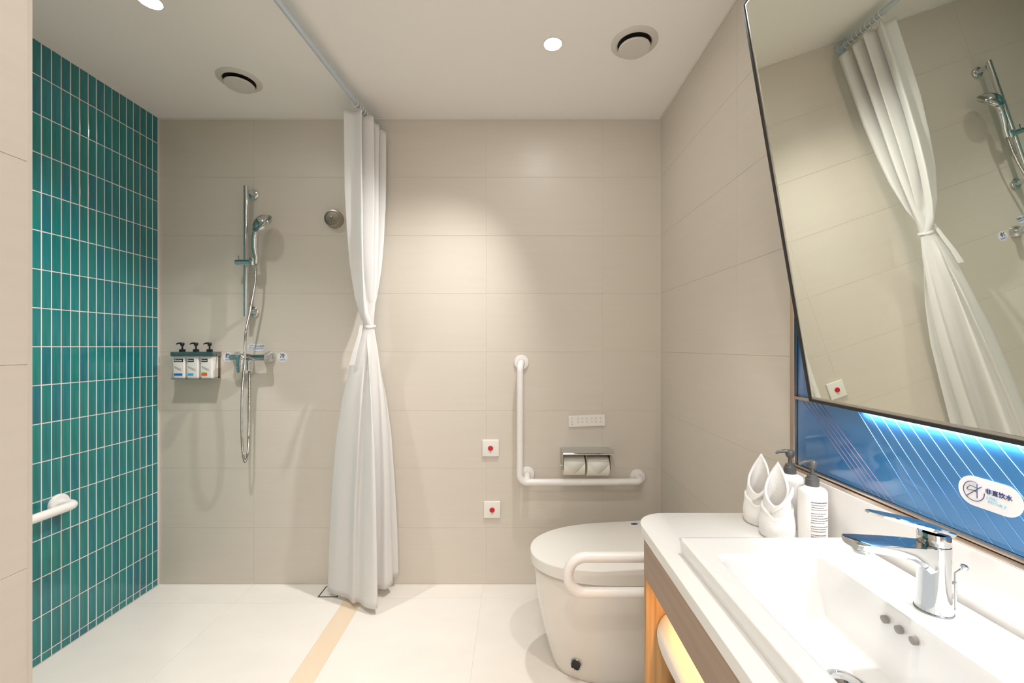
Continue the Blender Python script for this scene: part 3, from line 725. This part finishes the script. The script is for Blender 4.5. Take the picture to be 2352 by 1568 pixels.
# glass splashback panel with frame
pn = thing('splashback', 'blue back-painted glass panel with thin diagonal lines behind the tilted mirror', 'splashback', (XR, .3, ZS))
GX = XR-.0075
bm = BM(); box(bm, GX, XR-.0008, CYN, 1.106, ZS+.016, 2.03, .0005); gp = obj('glass', bm, M['blue_glass'], pn)
bm = BM(); box(bm, XR-.020, XR-.0008, CYN, 1.128, ZS+.0003, ZS+.0085, .001); box(bm, XR-.017, XR-.0008, CYN, 1.118, ZS+.0095, ZS+.0155, .001); obj('frame_bottom', bm, M['bronze'], pn)
bm = BM(); box(bm, XR-.017, XR-.0008, 1.107, 1.1185, ZS+.0157, 2.03, .001); box(bm, XR-.0145, XR-.0008, 1.1195, 1.128, ZS+.0100, 2.03, .001); obj('frame_side', bm, M['bronze'], pn)
bm = BM(); box(bm, XR-.0165, GX-.0002, 1.00, 1.1065, EYE-.137, EYE-.129, .001); obj('frame_rail', bm, M['bronze'], pn)
# printed lines: white and copper diagonals
def line(bm, y_, z_, slope, z1_, w_):
    # from (y_, z_) downwards towards the viewer until height z1_
    dy = (z_-z1_)/slope
    a = Vector((GX-.0003, y_, z_)); b_ = Vector((GX-.0003, y_-dy, z1_)); n_ = (b_-a).cross(Vector((1, 0, 0))).normalized()*w_/2
    f_ = [bm.verts.new(p) for p in (a-n_, a+n_, b_+n_, b_-n_)]; bm.faces.new(f_)
bm = BM()
for k in range(22): line(bm, 1.03-.107-k*.0285, EYE-.128, 1.15, ZS+.017, .0007)
solidify(obj('line_print', bm, M['line_white'], pn), .0003)
bm = BM()
for k in range(5): line(bm, 1.088-k*.0165, EYE-.139, .84, ZS+.017, .0010)
solidify(obj('line_print', bm, M['line_orange'], pn, label='thin copper lines'), .0003)

# non-potable water sticker
c = Vector((GX-.0004, .6595, EYE-.2325))
t = thing('sticker', 'white pill-shaped water notice on the blue glass panel', 'sticker', c)
fn = lambda u, v, d: (c.x-d, c.y-u, c.z+v)
bm = BM(); capsule(bm, fn, .0905, .0470, .0006, 14); obj('backing', bm, M['white_sticker'], t)
lc = c+Vector((-.0009, .0215, 0))
bm = BM(); R_ = .0155
tube(bm, [lc+Vector((0, -R_*math.cos(a), R_*math.sin(a))) for a in [math.radians(75+q*290/30) for q in range(31)]], .00055, 6)
tube(bm, [lc+Vector((0, -R_*math.cos(a), R_*math.sin(a))) for a in (math.radians(225), math.radians(42))], .00055, 6)
tube(bm, [lc+Vector((0, -.005, .013)), lc+Vector((0, -.005, -.010))], .00055, 6)
tube(bm, [lc+Vector((0, -u, v)) for u, v in ((-.008, .005), (-.0105, .001), (-.007, -.0005), (-.003, .001), (.002, .0005), (.005, -.001))], .00055, 6)
tube(bm, [lc+Vector((0, -u, v)) for u, v in ((-.007, .007), (-.002, .0075), (.005, .006))], .00055, 6)
obj('pictogram', bm, M['navy'], t)
text('lettering', '非直饮水', .0092, M['navy'], t, c+Vector((-.0009, -.0135, .0055)), (0, -1, 0), (0, 0, 1), bold=.00012)
text('lettering', 'NON', .0062, M['sky_print'], t, c+Vector((-.0009, -.0045, -.0035)), (0, -1, 0), (0, 0, 1))
text('lettering', 'POTABLE', .0062, M['sky_print'], t, c+Vector((-.0009, -.0120, -.0098)), (0, -1, 0), (0, 0, 1))

# ------------------------------------------------------------------ tilted mirror
TH_ = .16662; MN = Vector((-math.cos(TH_), 0, -math.sin(TH_)))
def onm(px, py):
    """point of the mirror plane seen at a pixel"""
    d = Vector(((px-VX)/F, 1, -(py-VY)/F)); k = .6895/(math.cos(TH_)*d.x+math.sin(TH_)*d.z)
    return Vector((0, 0, EYE))+d*k
A = onm(1706, 10); B = onm(1861, 921); Cn = onm(2352, 1023)
dirb = (Cn-B).normalized(); D_ = B+dirb*1.62; up_ = (A-B); E_ = D_+up_
mr = thing('mirror', 'large black-framed wall mirror tilted forward over the wash basin', 'mirror', B)
ev = up_.normalized(); eh = dirb
def mp(u, v, d): return B+eh*u+ev*v-MN*d     # u towards the viewer, v up, d into the wall
Wm, Hm = 1.62, up_.length
FW = .0125
bm = BM(); prism(bm, [(FW*.8, FW*.8), (Wm-FW*.8, FW*.8), (Wm-FW*.8, Hm-FW*.8), (FW*.8, Hm-FW*.8)], lambda u, v, s: mp(u, v, .0 if s else .005)); obj('glass', bm, M['mirror'], mr)
bm = BM()
for (u0, u1, v0, v1) in ((0, Wm, 0, FW*.55), (0, Wm, Hm-FW*.55, Hm), (0, FW*.55, FW*.55, Hm-FW*.55), (Wm-FW*.55, Wm, FW*.55, Hm-FW*.55)):
    prism(bm, [(u0, v0), (u1, v0), (u1, v1), (u0, v1)], lambda u, v, s: mp(u, v, -.0030 if s else .012))
obj('frame', bm, M['black_metal'], mr)
bm = BM()
for (u0, u1, v0, v1) in ((FW*.55, Wm-FW*.55, FW*.55, FW), (FW*.55, Wm-FW*.55, Hm-FW, Hm-FW*.55), (FW*.55, FW, FW, Hm-FW), (Wm-FW, Wm-FW*.55, FW, Hm-FW)):
    prism(bm, [(u0, v0), (u1, v0), (u1, v1), (u0, v1)], lambda u, v, s: mp(u, v, -.0012 if s else .004))
obj('inner_bead', bm, M['steel'], mr)
bm = BM(); prism(bm, [(.002, .002), (Wm-.002, .002), (Wm-.002, Hm-.002), (.002, Hm-.002)], lambda u, v, s: mp(u, v, .0055 if s else .011)); obj('back_board', bm, M['black_metal'], mr)
# hinge arms to the wall at the top of the mirror
for u in (.25, 1.3):
    p = mp(u, Hm-.05, .011); bm = BM(); tube(bm, [p, (XR-.010, p.y, p.z)], .006, 10); obj('hinge_arm', bm, M['black_metal'], mr)
# led tape behind the lower edge
p0 = mp(.14, .004, .0150); p1 = mp(1.55, .004, .0150)
bm = BM(); tube(bm, [p0, p1], .0013, 8); tag(obj('led_strip', bm, M['led'], None, p0), 'cool white led strip glowing behind the lower mirror edge', 'led strip')
al = bpy.data.lights.new('mirror_light', 'AREA'); alo = bpy.data.objects.new('mirror_light', al); COL.objects.link(alo)
al.shape = 'RECTANGLE'; al.size = .003; al.size_y = (p1-p0).length; al.energy = 8; al.color = (.97, .98, 1)
ly_ = (p0-p1).normalized(); lz_ = Vector((-.66, 0, .75)); lz_ = (lz_-ly_*lz_.dot(ly_)).normalized(); lx_ = ly_.cross(lz_)
mw = Matrix((lx_, ly_, lz_)).transposed().to_4x4(); mw.translation = (p0+p1)/2+Vector((.0005, 0, -.0045)); alo.matrix_world = mw

# ------------------------------------------------------------------ wash basin
BZ = EYE-.411; BX0, BX1 = .3545, .716; BYF, BYN = .914, .395
bs = thing('wash_basin', 'rectangular white ceramic wash basin standing on the worktop', 'sink', ((BX0+BX1)/2, (BYF+BYN)/2, CZ))
def sst(a, b, x):
    t_ = min(1, max(0, (x-a)/(b-a))); return t_*t_*(3-2*t_)
IX0, IX1, IY0, IY1 = .405, .5965, .455, .836
def bowl_h(x, y):
    u = sst(IX0-.012, IX0+.055, x)*(1-sst(IX1-.011, IX1+.001, x))
    v = (1-sst(IY1-.045, IY1+.003, y))*sst(IY0-.003, IY0+.045, y)
    base = .102+.012*math.exp(-((x-.515)**2+(y-.655)**2)/.012)
    lip = .004*sst(IX0-.03, IX0-.005, x)*(1-sst(IX1, IX1+.02, x))*0
    return BZ-base*(u*v)**.8-lip
def axis_samples(a, b, dense, n0, n1):
    s = [a+(b-a)*k/n0 for k in range(n0+1)]
    for c0, c1 in dense: s += [c0+(c1-c0)*k/n1 for k in range(n1+1)]
    s = sorted(set(round(q, 5) for q in s)); o = [s[0]]
    for q in s[1:]:
        if q-o[-1] > .0012: o.append(q)
    return o
xs = axis_samples(BX0+.006, BX1-.006, [(IX1-.013, IX1+.003), (IX0-.012, IX0+.055)], 40, 12)
yy = axis_samples(BYN+.006, BYF-.006, [(IY1-.048, IY1+.006), (IY0-.006, IY0+.048)], 60, 14)
bm = BM(); gv = [[bm.verts.new((x, y, bowl_h(x, y))) for x in xs] for y in yy]
for j in range(len(yy)-1):
    for i in range(len(xs)-1): bm.faces.new((gv[j][i], gv[j][i+1], gv[j+1][i+1], gv[j+1][i]))
# rim and sides
bl = [gv[0][i] for i in range(len(xs))]+[gv[j][-1] for j in range(1, len(yy))]+[gv[-1][i] for i in range(len(xs)-2, -1, -1)]+[gv[j][0] for j in range(len(yy)-2, 0, -1)]
def outw(v, d, z_):
    x, y = v.co.x, v.co.y; e = 1e-6
    if x < xs[0]+e: x -= d
    if x > xs[-1]-e: x += d
    if y < yy[0]+e: y -= d
    if y > yy[-1]-e: y += d
    return bm.verts.new((x, y, z_))
prev = bl
for d, z_ in ((.0035, BZ-.0006), (.0056, BZ-.0022), (.006, BZ-.005), (.0035, BZ-.024), (.0015, CZ+.0003)):
    cur_ = [outw(v, d, z_) for v in bl]
    for k in range(len(bl)):
        k2 = (k+1) % len(bl); bm.faces.new((prev[k], prev[k2], cur_[k2], cur_[k]))
    prev = cur_
obj('bowl', bm, M['ceramic'], bs, ang=60)
for k in range(3):
    bm = BM(); yk = .675-.0245*k; zk = BZ-.0245
    xk = IX1-.0075
    lathe(bm, [(.0058, -.004), (.0058, .0012), (.0050, .0016)], (xk, yk, zk), (-1, 0, 0), 18); obj('overflow_hole', bm, mat('overflow_shade', (.30, .28, .26), .4), bs)
bm = BM(); dzz = bowl_h(.515, .655); lathe(bm, [(.032, 0), (.031, .003), (.026, .004), (.024, .002), (.020, .006), (.0001, .008)], (.515, .655, dzz-.001), (0, 0, 1), 32); obj('waste', bm, M['chrome'], bs)

# ------------------------------------------------------------------ basin mixer tap
FX, FY, FZ = .6535, .6600, BZ
t = thing('basin_tap', 'chrome lever tap on the rear ledge of the wash basin', 'tap', (FX, FY, FZ))
def sect(cx, cy, z_, rx, ry, n=28, p=2.0):
    return [Vector((cx+rx*math.copysign(abs(math.cos(a))**(2/p), math.cos(a)), cy+ry*math.copysign(abs(math.sin(a))**(2/p), math.sin(a)), z_)) for a in [k*2*PI/n for k in range(n)]]
bm = BM(); lathe(bm, [(.0238, 0), (.0238, .002), (.0225, .003)], (FX, FY, FZ), (0, 0, 1), 32); obj('base_ring', bm, M['dark_chrome'], t)
bm = BM(); loft(bm, [sect(FX, FY, FZ+z_, a, b_) for z_, a, b_ in ((.003, .0226, .0226), (.010, .0218, .0218), (.030, .0200, .0208), (.060, .0192, .0208), (.085, .0192, .0215), (.101, .0196, .0218), (.104, .0193, .0215))])
obj('body', bm, M['chrome'], t, ang=50)
# spout: flat-topped arm lofted along -X
bm = BM(); rings = []
for q, (x, w_, zt2, zb2) in enumerate(((FX+.004, .0150, .1035, .050), (FX-.010, .0185, .1036, .056), (FX-.018, .0196, .1038, .064), (FX-.028, .0204, .1045, .074), (FX-.045, .0210, .1060, .083), (FX-.080, .0215, .1080, .091), (FX-.110, .0215, .1096, .0955), (FX-.126, .0205, .1102, .0975), (FX-.131, .0170, .1098, .1000))):
    zm = (zt2+zb2)/2
    sec = []
    for (a, b_) in ((-1, .96), (-.96, 1), (.96, 1), (1, .96), (1, .3), (.90, -.55), (.6, -1), (-.6, -1), (-.90, -.55), (-1, .3)):
        sec.append(Vector((x, FY+a*w_, FZ+zm+b_*(zt2-zb2)/2)))
    rings.append(sec)
loft(bm, rings); obj('spout', bm, M['chrome'], t, ang=25)
bm = BM(); lathe(bm, [(.0105, .0), (.0115, .004), (.0105, .010)], (FX-.114, FY, FZ+.0905), (0, 0, 1), 20); obj('aerator', bm, M['chrome'], t)
bm = BM(); loft(bm, [sect(FX, FY, FZ+z_, a, b_) for z_, a, b_ in ((.1045, .0186, .0206), (.106, .0194, .0213), (.1175, .0194, .0211), (.122, .0186, .0200))]); obj('cartridge_cap', bm, M['chrome'], t)
bm = BM(); rings = []
for x, w_, z_, th in ((FX+.0225, .009, .1205, .0035), (FX+.018, .0180, .1222, .0042), (FX, .0212, .1275, .0045), (FX-.030, .0195, .1355, .0040), (FX-.065, .0150, .1445, .0032), (FX-.092, .0105, .1512, .0024), (FX-.104, .0045, .1540, .0018)):
    rings.append([Vector((x, FY+a*w_, FZ+z_+b_*th)) for a, b_ in ((-1, .5), (-.92, 1), (.92, 1), (1, .5), (.8, -1), (-.8, -1))])
loft(bm, rings); obj('lever', bm, M['chrome'], t, ang=25)
bm = BM(); tube(bm, [(FX+.030, FY-.004, FZ+.0003), (FX+.030, FY-.004, FZ+.060), (FX+.038, FY-.008, FZ+.070)], .0018, 10)
lathe(bm, [(.003, 0), (.0052, .003), (.0052, .007), (.002, .009)], (FX+.037, FY-.0085, FZ+.067), (.3, -.2, 1), 16)
tube(bm, [(FX+.015, FY-.002, FZ+.040), (FX+.0305, FY-.004, FZ+.046)], .0022, 8); obj('pop_up_rod', bm, M['chrome'], t)

# ------------------------------------------------------------------ folded face cloths on the worktop
def cloth_flower(x, y, face, label, s=1.0, seed=0, q_=.89):
    t = thing('folded_face_cloth', label, 'towel', (x, y, CZ), 'face cloths folded into cones on the worktop')
    # wrapped lower band
    n = 64; bm = BM(); rings = []
    def band_top(a):
        d = (a-face) % (2*PI); d = d-2*PI if d > PI else d
        return (.062+.024*abs(d)/PI-.010*math.exp(-(d*2.2)**2))*s
    rows_ = 10
    gvb = []
    for j in range(rows_+1):
        f_ = j/rows_; ring = []
        for k in range(n):
            a = k*2*PI/n; rr = (.0385+.0045*math.sin(PI*min(1, f_*1.15+.05)))*s*q_+.0015*noise.noise(Vector((math.cos(a)*2, math.sin(a)*2, f_*3+seed)))
            if j == 0: rr *= .94
            ring.append(bm.verts.new((x+rr*math.cos(a), y+rr*math.sin(a), CZ+.0008+f_*band_top(a))))
        gvb.append(ring)
    for a, b_ in zip(gvb, gvb[1:]):
        for k in range(n): bm.faces.new((a[k], a[(k+1) % n], b_[(k+1) % n], b_[k]))
    o = obj('band', bm, M['towel'], t, ang=180); solidify(o, .008, -1)
    # inner cone, open towards the viewer with a pointed tip at the back
    bm = BM(); gvb = []; rows_ = 26
    for j in range(rows_+1):
        f_ = j/rows_; ring = []
        for k in range(n):
            a = k*2*PI/n; d = (a-face-PI) % (2*PI); d = d-2*PI if d > PI else d      # 0 at the back
            top = (.082+.096*(1-abs(d)/PI)**1.35)*s
            z_ = .010+f_*(top-.010)
            ff = z_/(.178*s)
            rr = (.0345+.002*math.sin(ff*PI)-.008*ff)*s*q_
            sharp = 1-max(0, ff-.45)**1.3*1.15*(1-abs(math.cos(d/2))**6)*.6
            px_ = rr*math.cos(a)*sharp; py_ = rr*math.sin(a)*sharp
            # lean backwards, fold of the wrap
            lean = .010*ff
            px_ -= math.cos(face)*lean*-.4; py_ -= math.sin(face)*lean*-.4
            rr2 = .0022*math.sin(a*3+seed+ff*3)
            ring.append(bm.verts.new((x+px_*(1+rr2*6), y+py_*(1+rr2*6), CZ+z_)))
        gvb.append(ring)
    for a, b_ in zip(gvb, gvb[1:]):
        for k in range(n): bm.faces.new((a[k], a[(k+1) % n], b_[(k+1) % n], b_[k]))
    o = obj('cone', bm, M['towel'], t, ang=180); solidify(o, .0055, -1)
    # crossing lapel fold at the front
    bm = BM(); pts = []
    for k in range(14):
        f_ = k/13; a = face+1.5-f_*1.75; rr = .0365*s*q_+.002*math.sin(f_*PI)
        pts.append((x+rr*math.cos(a), y+rr*math.sin(a), CZ+(.125-.062*f_)*s))
    tube(bm, pts, [.0022+.0030*math.sin(PI*(k+.5)/14) for k in range(14)], 10); obj('lapel', bm, M['towel'], t, ang=180)
cloth_flower(.6190, 1.000, math.radians(232), 'white face cloth folded into a cone, the nearer one beside the soap bottles', .98, 1)
cloth_flower(.6240, 1.080, math.radians(228), 'white face cloth folded into a cone, the farther one by the worktop end', .98, 4)

# ------------------------------------------------------------------ soap bottles on the worktop
def soap_bottle(x, y, h_, label, lab=True, nz=(-1, -.15)):
    t = thing('soap_bottle', label, 'bottle', (x, y, CZ), 'pump bottles on the worktop')
    r_ = .0295
    bm = BM(); lathe(bm, [(r_-.0025, .0006), (r_-.0005, .003), (r_, .008), (r_, h_-.012), (r_-.001, h_-.006), (r_-.004, h_-.002), (.0190, h_+.001), (.0130, h_+.004)], (x, y, CZ), (0, 0, 1), 44); obj('bottle_body', bm, M['bottle'], t)
    bm = BM(); lathe(bm, [(.0132, h_+.0015), (.0142, h_+.003), (.0138, h_+.019), (.0108, h_+.0205), (.0104, h_+.026), (.005, h_+.028)], (x, y, CZ), (0, 0, 1), 26); pump(bm, x, y, CZ+h_+.022, .88, nz); obj('pump', bm, M['smoke'], t)
    if lab:
        # printed label wrapped on the side that faces the viewer
        a0, a1 = math.radians(229), math.radians(312)
        bm = BM(); rr = r_+.0004; nn = 14
        col = [[bm.verts.new((x+rr*math.cos(lerp(a0, a1, k/nn)), y+rr*math.sin(lerp(a0, a1, k/nn)), CZ+z_)) for k in range(nn+1)] for z_ in (.014, h_-.022)]
        for k in range(nn): bm.faces.new((col[0][k], col[0][k+1], col[1][k+1], col[1][k]))
        lo_ = obj('paper_label', bm, mat('label_paper', (.83, .78, .75), .5), t, ang=180)
        bm = BM(); z_ = h_-.028; rr = r_+.0009; rg = random.Random(5)
        row = 0
        while z_ > .018:
            if row in (4, 9, 12): z_ -= .003
            a = a0+.05
            endf = rg.uniform(.55, .97)
            while a < a0+(a1-a0)*endf:
                da = rg.uniform(.03, .12)
                b2 = min(a+da, a1-.03); hh_ = .0026 if row in (0, 13) else .0016
                qs = [bm.verts.new((x+rr*math.cos(k), y+rr*math.sin(k), CZ+zz2)) for k, zz2 in ((a, z_), (b2, z_), (b2, z_+hh_), (a, z_+hh_))]
                bm.faces.new(qs); a = b2+.018
            z_ -= .0052; row += 1
        o = obj('small_print', bm, M['ink'], lo_, ang=180); solidify(o, .0002)
soap_bottle(.6800, .968, .128, 'white soap pump bottle with a printed label, nearer to the tap')
soap_bottle(.6900, 1.062, .128, 'white pump bottle half hidden behind the face cloths', False, (-1, .1))

# ------------------------------------------------------------------ bath towels on the cabinet shelf
def towel_roll(x, z_, y0, y1, r_, label, seed, col):
    n = 40; bm = BM(); rings = []
    for j in range(31):
        f_ = j/30; y = lerp(y0, y1, f_); e = min(f_, 1-f_)*30; k_ = min(1, .93+.07*min(1, e/1.2))
        ring = []
        for k in range(n):
            a = k*2*PI/n
            rr = r_*k_*(1+.05*noise.noise(Vector((math.cos(a)*1.5, math.sin(a)*1.5, f_*6+seed))))
            ring.append(Vector((x+rr*math.cos(a), y, z_+rr*math.sin(a)*.97)))
        rings.append(ring)
    loft(bm, rings)
    # spiral end fold at the far and near ends
    o = obj('bath_towel', bm, M['towel'], None, (x, (y0+y1)/2, z_), ang=60)
    tag(o, label, 'towel', 'rolled bath towels in the vanity')
    bm = BM(); pts = []
    for k in range(60):
        a = k*2*PI/16; rr = r_*(.12+.70*k/60); pts.append((x+rr*math.cos(a), y0-.001, z_+rr*math.sin(a)*.97))
    tube(bm, pts, .0022, 6); obj('rolled_layers', bm, M['towel'], o)
towel_roll(.402, SHZ+.194, .50, 1.024, .065, 'rolled bath towel on top of the pile under the worktop', 2, 0)
towel_roll(.425, SHZ+.0670, .50, .985, .0645, 'rolled bath towel at the bottom of the pile, near the front edge', 5, 0)
towel_roll(.580, SHZ+.0690, .50, .980, .067, 'rolled bath towel at the back of the pile under the worktop', 8, 0)
